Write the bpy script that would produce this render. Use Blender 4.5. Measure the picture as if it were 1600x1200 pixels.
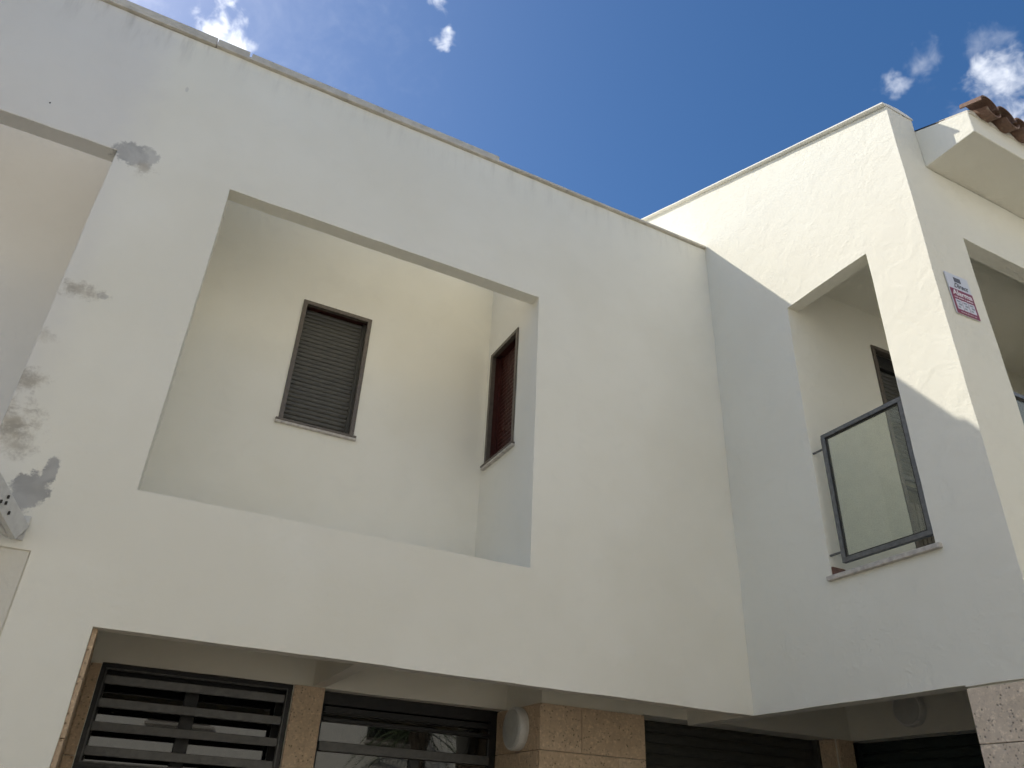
import bpy, bmesh, math, random
import numpy as np
from mathutils import Vector, Matrix, noise

# ------------------------------------------------------------------ reset
for o in list(bpy.data.objects):
    bpy.data.objects.remove(o)
scene = bpy.context.scene
COL = scene.collection
EYE = 1.6            # heights below are measured from eye level; the builders add EYE
random.seed(7)

# ------------------------------------------------------------------ camera
cam_d = bpy.data.cameras.new('camera')
cam = bpy.data.objects.new('camera', cam_d)
COL.objects.link(cam)
RC = ((0.88898795, -0.45583006, 0.04381063),
      (0.26431879, 0.43264766, -0.86194639),
      (0.37394651, 0.77783993, 0.50510301))     # right, down, forward
right, down, fwd = [Vector(r) for r in RC]
mw = Matrix((right, -down, -fwd)).transposed().to_4x4()
mw.translation = (0, 0, EYE)
cam.matrix_world = mw
cam_d.sensor_fit = 'HORIZONTAL'
cam_d.sensor_width = 36
cam_d.lens = 27.281
cam_d.clip_start = 0.05
cam_d.clip_end = 3000
scene.camera = cam
scene.render.resolution_x = 1024
scene.render.resolution_y = 768

# ------------------------------------------------------------------ light
SUN_TRAVEL = Vector((1.13, -1.0, -1.42)).normalized()
SUN_EL = math.asin(-SUN_TRAVEL.z)
SUN_AZ = math.atan2(-SUN_TRAVEL.x, -SUN_TRAVEL.y)      # from +Y towards +X
SKY_STRENGTH = 0.092
SUN_STRENGTH = 2.25
EXPOSURE = 0.86

sd = bpy.data.lights.new('sun', 'SUN')
sd.energy = SUN_STRENGTH
sd.angle = math.radians(0.5)
sd.color = (1.0, 0.95, 0.84)
sun = bpy.data.objects.new('sun', sd)
sun.rotation_euler = SUN_TRAVEL.to_track_quat('-Z', 'Y').to_euler()
sun.location = (-10, 12, 18)
COL.objects.link(sun)

world = bpy.data.worlds.new('World')
scene.world = world
world.use_nodes = True
wt = world.node_tree
wt.nodes.clear()


class NT:
    """small helper round a node tree"""
    def __init__(self, tree):
        self.t = tree
    def n(self, typ, **kw):
        nd = self.t.nodes.new(typ)
        for k, v in kw.items():
            setattr(nd, k, v)
        return nd
    def link(self, a, b):
        self.t.links.new(a, b)
    def put(self, v, sock):
        if hasattr(v, 'is_output'):
            self.link(v, sock)
        else:
            sock.default_value = v
    def math(self, op, a, b=None, c=None, clamp=False):
        m = self.n('ShaderNodeMath', operation=op, use_clamp=clamp)
        self.put(a, m.inputs[0])
        if b is not None: self.put(b, m.inputs[1])
        if c is not None: self.put(c, m.inputs[2])
        return m.outputs[0]
    def vmath(self, op, a, b=None):
        m = self.n('ShaderNodeVectorMath', operation=op)
        self.put(a, m.inputs[0])
        if b is not None: self.put(b, m.inputs[1])
        return m.outputs['Value'] if op in ('LENGTH', 'DOT_PRODUCT', 'DISTANCE') else m.outputs['Vector']
    def noise(self, vec, scale, detail=4, rough=0.55, distort=0.0):
        m = self.n('ShaderNodeTexNoise')
        if vec is not None: self.link(vec, m.inputs['Vector'])
        m.inputs['Scale'].default_value = scale
        m.inputs['Detail'].default_value = detail
        m.inputs['Roughness'].default_value = rough
        m.inputs['Distortion'].default_value = distort
        return m.outputs['Fac']
    def ramp(self, v, lo, hi, a=0.0, b=1.0):
        m = self.n('ShaderNodeMapRange', interpolation_type='SMOOTHSTEP')
        self.put(v, m.inputs[0])
        m.inputs[1].default_value = lo
        m.inputs[2].default_value = hi
        m.inputs[3].default_value = a
        m.inputs[4].default_value = b
        return m.outputs[0]
    def mix(self, fac, a, b):
        m = self.n('ShaderNodeMix', data_type='RGBA')
        self.put(fac, m.inputs[0])
        self.put(a if hasattr(a, 'is_output') else (*a, 1.0), m.inputs[6])
        self.put(b if hasattr(b, 'is_output') else (*b, 1.0), m.inputs[7])
        return m.outputs[2]


W = NT(wt)
sky = W.n('ShaderNodeTexSky', sky_type='NISHITA')
sky.sun_disc = False
sky.sun_elevation = SUN_EL
sky.sun_rotation = SUN_AZ
sky.altitude = 100
sky.air_density = 0.85
sky.dust_density = 1.3
sky.ozone_density = 2.2
tc = W.n('ShaderNodeTexCoord')
dirv = W.vmath('NORMALIZE', tc.outputs['Generated'])
n_big = W.noise(dirv, 15.0, 4, 0.62, 0.8)
n_fine = W.noise(dirv, 60.0, 3, 0.6, 0.4)
warp = W.math('ADD', W.math('MULTIPLY', W.math('SUBTRACT', n_big, 0.5), 2.6),
              W.math('MULTIPLY', W.math('SUBTRACT', n_fine, 0.5), 1.5))
nv = W.n('ShaderNodeTexNoise')
W.link(dirv, nv.inputs['Vector'])
nv.inputs['Scale'].default_value = 26.0
nv.inputs['Detail'].default_value = 3
wl = W.vmath('ADD', dirv, W.vmath('MULTIPLY', W.vmath('SUBTRACT', nv.outputs['Color'], (0.5, 0.5, 0.5)), (0.06, 0.06, 0.06)))
# fair-weather clouds: direction, angular radius, density, softness
CLOUDS = [
    ((-0.068, 0.650, 0.757), 0.038, 1.0, 1.2),
    ((-0.20, 0.66, 0.735), 0.10, 0.20, 1.8),
    ((-0.02, 0.62, 0.785), 0.17, 0.09, 2.6),
    ((0.138, 0.545, 0.827), 0.017, 0.60, 1.3),
    ((0.162, 0.566, 0.808), 0.010, 0.55, 1.2),
    ((0.604, 0.327, 0.727), 0.013, 0.36, 1.4),
    ((0.614, 0.290, 0.734), 0.017, 0.20, 1.5),
    ((0.640, 0.245, 0.728), 0.022, 0.16, 1.6),
    ((0.672, 0.262, 0.692), 0.040, 0.62, 1.5),
    ((0.705, 0.270, 0.656), 0.055, 0.70, 1.4),
    ((0.735, 0.205, 0.646), 0.075, 0.70, 1.5),
]
rc = random.Random(3)
for k in range(5):                         # the same fair-weather sky all round
    a = math.radians(120 + 48 * k + rc.uniform(-9, 9))
    el = math.radians(rc.uniform(25, 65))
    CLOUDS.append(((math.sin(a) * math.cos(el), math.cos(a) * math.cos(el), math.sin(el)), rc.uniform(0.03, 0.09), rc.uniform(0.3, 0.9), 1.3))
cloud = None
for c, r, dens, soft in CLOUDS:
    c = tuple(Vector(c).normalized())
    d = W.math('DIVIDE', W.vmath('DISTANCE', wl, c), r)
    m = W.ramp(W.math('ADD', W.math('SUBTRACT', 1.0, d), warp), -0.15, soft, 0.0, dens)
    m = W.math('MULTIPLY', m, W.ramp(d, 2.0, 0.8))
    cloud = m if cloud is None else W.math('MAXIMUM', cloud, m)
cloud_col = W.mix(n_fine, (8.2, 8.6, 9.2), (10.0, 10.0, 10.0))
hs = W.n('ShaderNodeHueSaturation')
hs.inputs['Saturation'].default_value = 1.27
W.link(sky.outputs[0], hs.inputs['Color'])
skyc = W.mix(cloud, hs.outputs[0], cloud_col)
bg = W.n('ShaderNodeBackground')
W.link(skyc, bg.inputs[0])
bg.inputs[1].default_value = SKY_STRENGTH
world.cycles.sampling_method = 'MANUAL'
world.cycles.sample_map_resolution = 512
wo = W.n('ShaderNodeOutputWorld')
W.link(bg.outputs[0], wo.inputs[0])

vs = scene.view_settings
vs.view_transform = 'Standard'
vs.look = 'None'
vs.exposure = EXPOSURE
vs.gamma = 1.0
vs.use_curve_mapping = False
scene.render.engine = 'CYCLES'
scene.cycles.use_denoising = True
scene.cycles.max_bounces = 8
scene.cycles.diffuse_bounces = 4
scene.cycles.adaptive_threshold = 0.02
scene.cycles.denoising_prefilter = 'FAST'
scene.cycles.caustics_reflective = False
scene.cycles.caustics_refractive = False
scene.cycles.glossy_bounces = 6
scene.cycles.transmission_bounces = 8
scene.cycles.transparent_max_bounces = 12

# ------------------------------------------------------------------ materials
MATS = {}


def new_mat(name):
    m = bpy.data.materials.new(name)
    m.use_nodes = True
    t = NT(m.node_tree)
    b = m.node_tree.nodes['Principled BSDF']
    MATS[name] = m
    return m, t, b


def position(t):
    return t.n('ShaderNodeNewGeometry').outputs['Position']


def bump(t, b, h, dist, strength=1.0, prev=None):
    bn = t.n('ShaderNodeBump')
    bn.inputs['Strength'].default_value = strength
    bn.inputs['Distance'].default_value = dist
    t.link(h, bn.inputs['Height'])
    if prev is not None:
        t.link(prev, bn.inputs['Normal'])
    t.link(bn.outputs[0], b.inputs['Normal'])
    return bn.outputs[0]


def plaster(name, base, tint, rough_amt=1.0, spots=(), streak_top=None, mottled=0.35, blend=None, streak_k=0.4):
    m, t, b = new_mat(name)
    p = position(t)
    big = t.noise(p, 0.9, 3, 0.55)
    mid = t.noise(p, 5.0, 3, 0.6, 0.6)
    k_mot = mottled
    def coat(bc, tc_, k):
        c_ = t.mix(t.math('MULTIPLY', t.ramp(big, 0.35, 0.7), k), bc, tc_)
        return t.mix(t.math('MULTIPLY', t.ramp(mid, 0.5, 0.75), k * 0.5), c_, tuple(c * 0.94 for c in bc))
    col = coat(base, tint, mottled)
    if blend is not None:                 # older paint beyond the house line
        fresh, ftint, x0, x1 = blend
        sx = t.n('ShaderNodeSeparateXYZ')
        t.link(p, sx.inputs[0])
        old = t.ramp(t.math('MULTIPLY_ADD', mid, 0.25, sx.outputs[0]), x0 + 0.125, x1 + 0.125, 1.0, 0.0)
        col = t.mix(old, coat(fresh, ftint, 0.8), col)
    if spots:
        wob = t.noise(p, 15.0, 4, 0.65, 0.4)
        wob2 = t.noise(p, 70.0, 3, 0.7)
        wv = t.math('ADD', t.math('MULTIPLY', t.math('SUBTRACT', wob, 0.5), 2.2),
                    t.math('MULTIPLY', t.math('SUBTRACT', wob2, 0.5), 0.8))
        by_col = {}
        wsm = t.math('MULTIPLY', wv, 0.62)
        for cx, cz, rx, rz, c, op in spots:
            d = t.vmath('LENGTH', t.vmath('MULTIPLY', t.vmath('SUBTRACT', p, (cx, 5.0, cz + EYE)), (1 / rx, 3.0, 1 / rz)))
            soft_ = c == OCH
            mk = t.ramp(t.math('ADD', t.math('SUBTRACT', 1.0, d), wv if soft_ else wsm), 0.0, 1.0 if soft_ else 0.30, 0.0, op)
            by_col[c] = mk if c not in by_col else t.math('MAXIMUM', by_col[c], mk)
        for c, mk in by_col.items():
            shade = t.mix(t.ramp(mid, 0.38, 0.62), tuple(v * 0.88 for v in c), tuple(v * 1.15 for v in c))
            col = t.mix(mk, col, shade)
    if streak_top is not None:
        sp = t.n('ShaderNodeSeparateXYZ')
        t.link(p, sp.inputs[0])
        cb = t.n('ShaderNodeCombineXYZ')
        t.link(t.math('MULTIPLY', sp.outputs[0], 9.0), cb.inputs[0])
        t.link(t.math('MULTIPLY', sp.outputs[2], 1.4), cb.inputs[2])
        st = t.ramp(t.noise(cb.outputs[0], 1.0, 4, 0.65), 0.45, 0.7)
        fall = t.ramp(sp.outputs[2], streak_top + EYE - 0.42, streak_top + EYE)
        col = t.mix(t.math('MULTIPLY', t.math('MULTIPLY', st, fall), streak_k), col, (0.40, 0.375, 0.325))
    t.link(col, b.inputs['Base Color'])
    b.inputs['Roughness'].default_value = 0.85
    b.inputs['Specular IOR Level'].default_value = 0.2
    # trowelled render: broad soft undulation, patches of coarser drag marks
    lumps = t.noise(p, 5.0, 2, 0.5, 0.8)
    drag = t.noise(p, 24.0, 3, 0.6, 0.7)
    patch = t.ramp(t.noise(p, 1.6, 1, 0.5), 0.38, 0.66, 0.25, 1.0)
    h = t.math('MULTIPLY_ADD', t.math('MULTIPLY', t.ramp(drag, 0.35, 0.85), patch), 0.34, lumps)
    bump(t, b, h, 0.0075 * rough_amt)
    return m


CEM = (0.40, 0.39, 0.365)
OCH = (0.44, 0.40, 0.325)
FRESH, FTINT = (0.835, 0.805, 0.70), (0.785, 0.75, 0.635)
plaster('plaster', FRESH, FTINT, 0.7, streak_top=5.63, streak_k=0.2, mottled=0.8)
plaster('plaster_stucco', (0.775, 0.752, 0.65), (0.74, 0.71, 0.605), 1.1, mottled=0.7)
plaster('plaster_old', (0.74, 0.715, 0.655), (0.675, 0.645, 0.585), 0.7, spots=[
    (-0.80, 4.24, 0.15, 0.12, CEM, 0.85), (-0.70, 4.25, 0.09, 0.11, CEM, 0.7), (-0.70, 4.14, 0.10, 0.09, OCH, 0.8),
    (-0.78, 2.99, 0.20, 0.085, OCH, 0.85), (-0.645, 2.99, 0.04, 0.03, CEM, 0.5),
    (-0.86, 2.28, 0.14, 0.10, OCH, 0.85), (-0.86, 2.60, 0.08, 0.07, OCH, 0.5),
    (-0.85, 1.97, 0.20, 0.20, OCH, 0.95), (-0.78, 1.85, 0.12, 0.10, OCH, 0.7),
    (-0.635, 1.60, 0.115, 0.135, CEM, 0.95), (-0.57, 1.74, 0.045, 0.11, CEM, 0.95),
    (-1.408, 4.437, 0.006, 0.009, (0.08, 0.08, 0.08), 1.0), (-0.614, 5.056, 0.015, 0.03, CEM, 0.3),
], streak_top=5.63, mottled=0.5, blend=(FRESH, FTINT, -1.05, -0.62), streak_k=0.45)
plaster('plaster_beige', (0.68, 0.645, 0.555), (0.62, 0.585, 0.495), 0.8)
plaster('plaster_cream', (0.87, 0.845, 0.775), (0.845, 0.815, 0.74), 0.6)


def simple(name, col, rough, metal=0.0, spec=0.5, var=0.0, scale=12.0, bump_d=0.0, bump_s=60.0):
    m, t, b = new_mat(name)
    p = position(t)
    if var:
        c = t.mix(t.ramp(t.noise(p, scale, 5, 0.6), 0.3, 0.7), tuple(v * (1 - var) for v in col), tuple(min(1, v * (1 + var)) for v in col))
        t.link(c, b.inputs['Base Color'])
        t.link(t.ramp(t.noise(p, scale * 1.7, 4, 0.6), 0.3, 0.7, max(0.02, rough - 0.08), min(1, rough + 0.1)), b.inputs['Roughness'])
    else:
        b.inputs['Base Color'].default_value = (*col, 1)
        b.inputs['Roughness'].default_value = rough
    b.inputs['Metallic'].default_value = metal
    b.inputs['Specular IOR Level'].default_value = spec
    if bump_d:
        bump(t, b, t.noise(p, bump_s, 4, 0.6), bump_d)
    return m


simple('coping_stone', (0.56, 0.52, 0.44), 0.8, var=0.12, scale=9, bump_d=0.003)
simple('coping_white', (0.78, 0.76, 0.69), 0.75, var=0.05, scale=9, bump_d=0.003)
simple('sill_stone', (0.50, 0.465, 0.41), 0.6, var=0.18, scale=22, bump_d=0.002)
simple('bronze_frame', (0.125, 0.105, 0.085), 0.42, 0.25, var=0.12, scale=30)
simple('reveal_red', (0.048, 0.009, 0.005), 0.5, var=0.15, scale=20)
simple('shutter_grey', (0.078, 0.075, 0.062), 0.5, var=0.10, scale=18)
simple('shutter_dark', (0.055, 0.054, 0.046), 0.48, var=0.15, scale=14)
simple('shutter_green', (0.022, 0.032, 0.028), 0.45, var=0.15, scale=14)
simple('black_metal', (0.018, 0.018, 0.018), 0.4, 0.2, var=0.15, scale=25)
simple('louvre_metal', (0.10, 0.10, 0.096), 0.38, 0.35, var=0.12, scale=25)
simple('grey_steel', (0.15, 0.155, 0.155), 0.42, 0.45, var=0.18, scale=30)
simple('dark_gasket', (0.03, 0.028, 0.022), 0.6)
simple('white_metal', (0.60, 0.59, 0.55), 0.4, var=0.08, scale=15)
simple('lamp_white', (0.70, 0.69, 0.65), 0.45, var=0.06, scale=20)
simple('lamp_glass', (0.52, 0.52, 0.48), 0.35, var=0.05, scale=20)
simple('membrane', (0.02, 0.02, 0.022), 0.6, var=0.2, scale=30)
simple('mortar', (0.66, 0.62, 0.53), 0.9, var=0.12, scale=30, bump_d=0.006, bump_s=40)
simple('brown_tile', (0.15, 0.065, 0.04), 0.5, var=0.2, scale=20)
simple('wood_reed', (0.12, 0.105, 0.08), 0.65, var=0.2, scale=30)
simple('sign_white', (0.66, 0.67, 0.70), 0.3)
simple('sign_red', (0.26, 0.045, 0.055), 0.3)
simple('sign_dark', (0.05, 0.05, 0.06), 0.4)
simple('sign_grey', (0.33, 0.33, 0.35), 0.4)
simple('sign_text', (0.78, 0.76, 0.76), 0.4)
simple('asphalt', (0.22, 0.20, 0.165), 0.9, var=0.2, scale=6, bump_d=0.008, bump_s=120)
simple('paving', (0.46, 0.41, 0.33), 0.85, var=0.15, scale=5, bump_d=0.004, bump_s=80)
simple('kerb_stone', (0.40, 0.385, 0.36), 0.85, var=0.12, scale=8, bump_d=0.004)
simple('earth', (0.42, 0.36, 0.27), 0.95, var=0.25, scale=0.3, bump_d=0.02, bump_s=4)
simple('palm_trunk', (0.15, 0.11, 0.075), 0.9, var=0.3, scale=18, bump_d=0.02, bump_s=25)
simple('palm_leaf', (0.055, 0.085, 0.028), 0.55, var=0.3, scale=6)

# terracotta roof tiles
m, t, b = new_mat('terracotta')
p = position(t)
oi = t.n('ShaderNodeObjectInfo')
c = t.mix(oi.outputs['Random'], (0.15, 0.092, 0.066), (0.23, 0.140, 0.100))
c = t.mix(t.math('MULTIPLY', t.ramp(t.noise(p, 30, 5, 0.65), 0.48, 0.68), 0.6), c, (0.10, 0.075, 0.06))
c = t.mix(t.math('MULTIPLY', t.ramp(t.noise(p, 12, 4, 0.6), 0.56, 0.72), 0.5), c, (0.42, 0.37, 0.27))
t.link(c, b.inputs['Base Color'])
b.inputs['Roughness'].default_value = 0.85
bump(t, b, t.noise(p, 60, 5, 0.65), 0.006)

# honed limestone cladding: pits, shell flecks
def stone_mat(name, ca, cb_):
    m, t, b = new_mat(name)
    p = position(t)
    oi = t.n('ShaderNodeObjectInfo')
    c = t.mix(oi.outputs['Random'], ca, cb_)
    c = t.mix(t.math('MULTIPLY', t.ramp(t.noise(p, 7, 5, 0.65, 0.6), 0.4, 0.7), 0.5), c, tuple(v * 0.78 for v in ca))
    fl = t.ramp(t.noise(p, 42, 4, 0.72, 0.5), 0.52, 0.66)
    c = t.mix(t.math('MULTIPLY', fl, 0.7), c, tuple(min(1, v * 1.4) for v in cb_))
    dk = t.ramp(t.noise(p, 34, 4, 0.7, 1.2), 0.53, 0.68)
    c = t.mix(t.math('MULTIPLY', dk, 0.55), c, tuple(v * 0.6 for v in ca))
    vor = t.n('ShaderNodeTexVoronoi')
    t.link(p, vor.inputs['Vector'])
    vor.inputs['Scale'].default_value = 40
    pit = t.math('MULTIPLY', t.ramp(vor.outputs['Distance'], 0.34, 0.14), t.ramp(t.noise(p, 16, 3, 0.6), 0.44, 0.56))
    c = t.mix(t.math('MULTIPLY', pit, 0.75), c, tuple(v * 0.35 for v in ca))
    t.link(c, b.inputs['Base Color'])
    b.inputs['Roughness'].default_value = 0.7
    hh = t.math('SUBTRACT', t.math('MULTIPLY', t.noise(p, 70, 4, 0.6), 0.35), pit)
    bump(t, b, hh, 0.004)
    return m
stone_mat('limestone', (0.60, 0.44, 0.285), (0.66, 0.505, 0.35))
stone_mat('limestone_pale', (0.64, 0.525, 0.40), (0.70, 0.58, 0.445))

# glazing: coated dark window glass with its dim room behind, and the clear balustrade pane
m, t, b = new_mat('window_glass')
b.inputs['Base Color'].default_value = (0.008, 0.009, 0.009, 1)
b.inputs['Roughness'].default_value = 0.03
gl = t.n('ShaderNodeBsdfGlossy')
gl.inputs['Color'].default_value = (0.95, 0.96, 0.93, 1)
gl.inputs['Roughness'].default_value = 0.015
mx = t.n('ShaderNodeMixShader')
fr = t.n('ShaderNodeFresnel')
fr.inputs['IOR'].default_value = 1.5
t.link(t.math('MULTIPLY_ADD', fr.outputs[0], 0.9, 0.03, clamp=True), mx.inputs[0])
t.link(b.outputs[0], mx.inputs[1])
t.link(gl.outputs[0], mx.inputs[2])
t.link(mx.outputs[0], m.node_tree.nodes['Material Output'].inputs[0])

m, t, b = new_mat('pane_glass')
m.node_tree.nodes.remove(b)
tr = t.n('ShaderNodeBsdfTransparent')
tr.inputs['Color'].default_value = (0.935, 0.955, 0.92, 1)
gl = t.n('ShaderNodeBsdfGlossy')
gl.inputs['Roughness'].default_value = 0.02
df = t.n('ShaderNodeBsdfDiffuse')
df.inputs['Color'].default_value = (0.62, 0.64, 0.54, 1)
m1 = t.n('ShaderNodeMixShader')
dust = t.ramp(t.noise(position(t), 9, 5, 0.65), 0.2, 0.9, 0.11, 0.15)
t.link(dust, m1.inputs[0])
t.link(tr.outputs[0], m1.inputs[1])
t.link(df.outputs[0], m1.inputs[2])
m2 = t.n('ShaderNodeMixShader')
fr = t.n('ShaderNodeLayerWeight')
fr.inputs['Blend'].default_value = 0.5
t.link(t.math('MULTIPLY_ADD', t.math('POWER', fr.outputs['Facing'], 4.0), 0.5, 0.03), m2.inputs[0])
t.link(m1.outputs[0], m2.inputs[1])
t.link(gl.outputs[0], m2.inputs[2])
t.link(m2.outputs[0], m.node_tree.nodes['Material Output'].inputs[0])

# ------------------------------------------------------------------ builders
ORG = {}


def tag(o, label=None, cat=None, group=None, kind=None):
    if label: o['label'] = label
    if cat: o['category'] = cat
    if group: o['group'] = group
    if kind: o['kind'] = kind
    return o


def empty(name, loc, label, cat, group=None):
    o = bpy.data.objects.new(name, None)
    o.empty_display_size = 0.2
    w = Vector((loc[0], loc[1], loc[2] + EYE))
    o.location = w
    COL.objects.link(o)
    ORG[o.name] = w
    return tag(o, label, cat, group)


def link_mesh(name, me, w, mat, parent):
    o = bpy.data.objects.new(name, me)
    if mat and not me.materials:
        me.materials.append(MATS[mat])
    if parent is not None:
        o.parent = parent
        o.location = w - ORG[parent.name]
    else:
        o.location = w
    COL.objects.link(o)
    ORG[o.name] = w.copy()
    return o


def mesh_obj(name, verts, faces, mat, parent=None, smooth=False, bevel=0.0, seg=2, fix=True):
    """verts: scene coordinates with heights from eye level"""
    vs_ = [Vector((v[0], v[1], v[2] + EYE)) for v in verts]
    lo = Vector((min(v.x for v in vs_), min(v.y for v in vs_), min(v.z for v in vs_)))
    hi = Vector((max(v.x for v in vs_), max(v.y for v in vs_), max(v.z for v in vs_)))
    w = Vector(((lo.x + hi.x) / 2, (lo.y + hi.y) / 2, lo.z))
    me = bpy.data.meshes.new(name)
    me.from_pydata([tuple(v - w) for v in vs_], [], faces)
    if fix or bevel:
        bm = bmesh.new()
        bm.from_mesh(me)
        if bevel:
            bmesh.ops.remove_doubles(bm, verts=bm.verts, dist=1e-6)
            es = [e for e in bm.edges if len(e.link_faces) == 2 and e.calc_face_angle(0) > 0.5]
            bmesh.ops.bevel(bm, geom=es, offset=bevel, segments=seg, profile=0.5, affect='EDGES')
        if fix:
            bmesh.ops.recalc_face_normals(bm, faces=bm.faces)
        bm.to_mesh(me)
        bm.free()
    if smooth:
        me.shade_smooth()
        me.set_sharp_from_angle(angle=math.radians(35))
    return link_mesh(name, me, w, mat, parent)


BOXF = [(0, 3, 2, 1), (4, 5, 6, 7), (0, 1, 5, 4), (1, 2, 6, 5), (2, 3, 7, 6), (3, 0, 4, 7)]


def box_v(x0, x1, y0, y1, z0, z1):
    return [(x0, y0, z0), (x1, y0, z0), (x1, y1, z0), (x0, y1, z0), (x0, y0, z1), (x1, y0, z1), (x1, y1, z1), (x0, y1, z1)]


def box(name, x0, x1, y0, y1, z0, z1, mat, parent=None, bevel=0.004, seg=2):
    return mesh_obj(name, box_v(x0, x1, y0, y1, z0, z1), BOXF, mat, parent, bevel=bevel, seg=seg)


def boxes(name, lst, mat, parent=None, bevel=0.0):
    v, f = [], []
    for bx in lst:
        k = len(v)
        v += box_v(*bx)
        f += [tuple(i + k for i in q) for q in BOXF]
    return mesh_obj(name, v, f, mat, parent, bevel=bevel)


def beam_between(name, a, b_, wid, hgt, mat, parent=None, upv=(0, 0, 1), bevel=0.003):
    a, b_ = Vector(a), Vector(b_)
    d = (b_ - a).normalized()
    s = d.cross(Vector(upv)).normalized()
    u = s.cross(d).normalized()
    v = []
    for q in (a, b_):
        for i, j in ((-1, -1), (1, -1), (1, 1), (-1, 1)):
            v.append(tuple(q + s * (i * wid / 2) + u * (j * hgt / 2)))
    f = [(0, 3, 2, 1), (4, 5, 6, 7), (0, 1, 5, 4), (1, 2, 6, 5), (2, 3, 7, 6), (3, 0, 4, 7)]
    return mesh_obj(name, v, f, mat, parent, bevel=bevel)


def wob(x, y, z, amp):
    q = Vector((x, y, z))
    return (noise.noise_vector(q * 1.3) * 1.0 + noise.noise_vector(q * 4.1 + Vector((9, 3, 5))) * 0.6 + noise.noise_vector(q * 9.0 + Vector((2, 7, 1))) * 0.35) * amp


def carved(name, ops, mat, parent, cell=0.16, amp=0.005, warp=None, bevel=0.006, fine=None, flush_x=()):
    """solid built from boxes added and cut away in order; one closed mesh with shared corners"""
    axes = []
    for a in range(3):
        cs = sorted({round(v, 4) for s, bx in ops for v in (bx[2 * a], bx[2 * a + 1])})
        out = [cs[0]]
        for q in cs[1:]:
            prev = out[-1]
            c = cell
            if fine:
                f0, f1 = fine[a]
                if q < f0 + 1e-6 or prev > f1 - 1e-6: c = 1.2
            n = max(1, int(math.ceil((q - prev) / c - 1e-6)))
            for i in range(1, n + 1):
                out.append(prev + (q - prev) * i / n)
        axes.append(np.array(out))
    cen = [(a[1:] + a[:-1]) / 2 for a in axes]
    X, Y, Z = np.meshgrid(*cen, indexing='ij')
    occ = np.zeros(X.shape, bool)
    for s, bx in ops:
        ins = (X > bx[0]) & (X < bx[1]) & (Y > bx[2]) & (Y < bx[3]) & (Z > bx[4]) & (Z < bx[5])
        occ[ins] = (s == '+')
    pad = np.zeros(tuple(n + 2 for n in occ.shape), bool)
    pad[1:-1, 1:-1, 1:-1] = occ
    vid, verts, faces = {}, [], []

    def V(i, j, k):
        key = (i, j, k)
        if key not in vid:
            x, y, z = axes[0][i], axes[1][j], axes[2][k]
            if warp: x, y, z = warp(x, y, z)
            w_ = wob(x, y, z, amp) if amp else Vector((0, 0, 0))
            vid[key] = len(verts)
            verts.append((x + w_.x, y + w_.y, z + w_.z))
        return vid[key]
    for ax in range(3):
        for sgn in (1, -1):
            sh = [slice(1, -1)] * 3
            sh[ax] = slice(2, None) if sgn > 0 else slice(0, -2)
            idx = np.argwhere(occ & ~pad[tuple(sh)])
            for i, j, k in idx:
                o_ = [i, j, k]
                if sgn > 0: o_[ax] += 1
                u, v = [(1, 2), (2, 0), (0, 1)][ax]
                q = []
                for du, dv in ((0, 0), (1, 0), (1, 1), (0, 1)):
                    c = list(o_)
                    c[u] += du
                    c[v] += dv
                    q.append(V(*c))
                faces.append(tuple(q) if sgn > 0 else tuple(reversed(q)))
    o = mesh_obj(name, verts, faces, mat, parent, smooth=False, fix=False)
    o.data.shade_smooth()
    bm = bmesh.new()
    bm.from_mesh(o.data)
    lay = bm.edges.layers.float.new('bevel_weight_edge')
    ox = ORG[o.name].x
    for e in bm.edges:
        if len(e.link_faces) == 2 and e.calc_face_angle(0) > 0.7:
            if any(all(abs(q.co.x + ox - fx) < 0.012 for q in e.verts) for fx in flush_x):
                e.smooth = False
            else:
                e[lay] = 1.0
    bm.to_mesh(o.data)
    bm.free()
    bv = o.modifiers.new('edges', 'BEVEL')
    bv.width = bevel
    bv.segments = 3
    bv.limit_method = 'WEIGHT'
    bv.harden_normals = True
    return o


def share(src, name, w, parent):
    """another object on the same mesh, w = world position"""
    return link_mesh(name, src.data, Vector(w), None, parent)


def slat_run(parent, x0, x1, y, z_top, pitch, n, mat, axis='x', depth=0.012, name='slat', sag=0.0):
    """roller shutter slats hanging below each other; curved section, built once and shared"""
    prof = [(0.0, 0.0), (-depth * 0.55, -pitch * 0.08), (-depth, -pitch * 0.35), (-depth, -pitch * 0.62),
            (-depth * 0.5, -pitch * 0.90), (0.0, -pitch * 0.985), (0.004, -pitch * 0.985), (0.004, 0.0)]
    first = None
    for i in range(n):
        z = z_top - i * pitch
        if first is None:
            v = []
            for e in (x0, x1):
                for d, h in prof:
                    v.append((e, y + d, z + h) if axis == 'x' else (y + d, e, z + h))
            k = len(prof)
            f = [(a, (a + 1) % k, (a + 1) % k + k, a + k) for a in range(k)]
            f += [tuple(range(k)), tuple(range(2 * k - 1, k - 1, -1))]
            first = mesh_obj(name, v, f, mat, parent)
        else:
            w = ORG[first.name] - Vector((0, 0, i * pitch))
            so = share(first, name, w + Vector((0, 0, random.uniform(-.0012, .0012))), parent)
            if axis == 'x': so.rotation_euler = (random.uniform(-.02, .02), random.uniform(-.0015, .0015), 0)
            else: so.rotation_euler = (random.uniform(-.0015, .0015), random.uniform(-.02, .02), 0)


def ring_frame(x0, x1, z0, z1, wd, y0, y1):
    return [(x0, x1, y0, y1, z1 - wd, z1), (x0, x1, y0, y1, z0, z0 + wd),
            (x0, x0 + wd, y0, y1, z0 + wd, z1 - wd), (x1 - wd, x1, y0, y1, z0 + wd, z1 - wd)]


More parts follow.
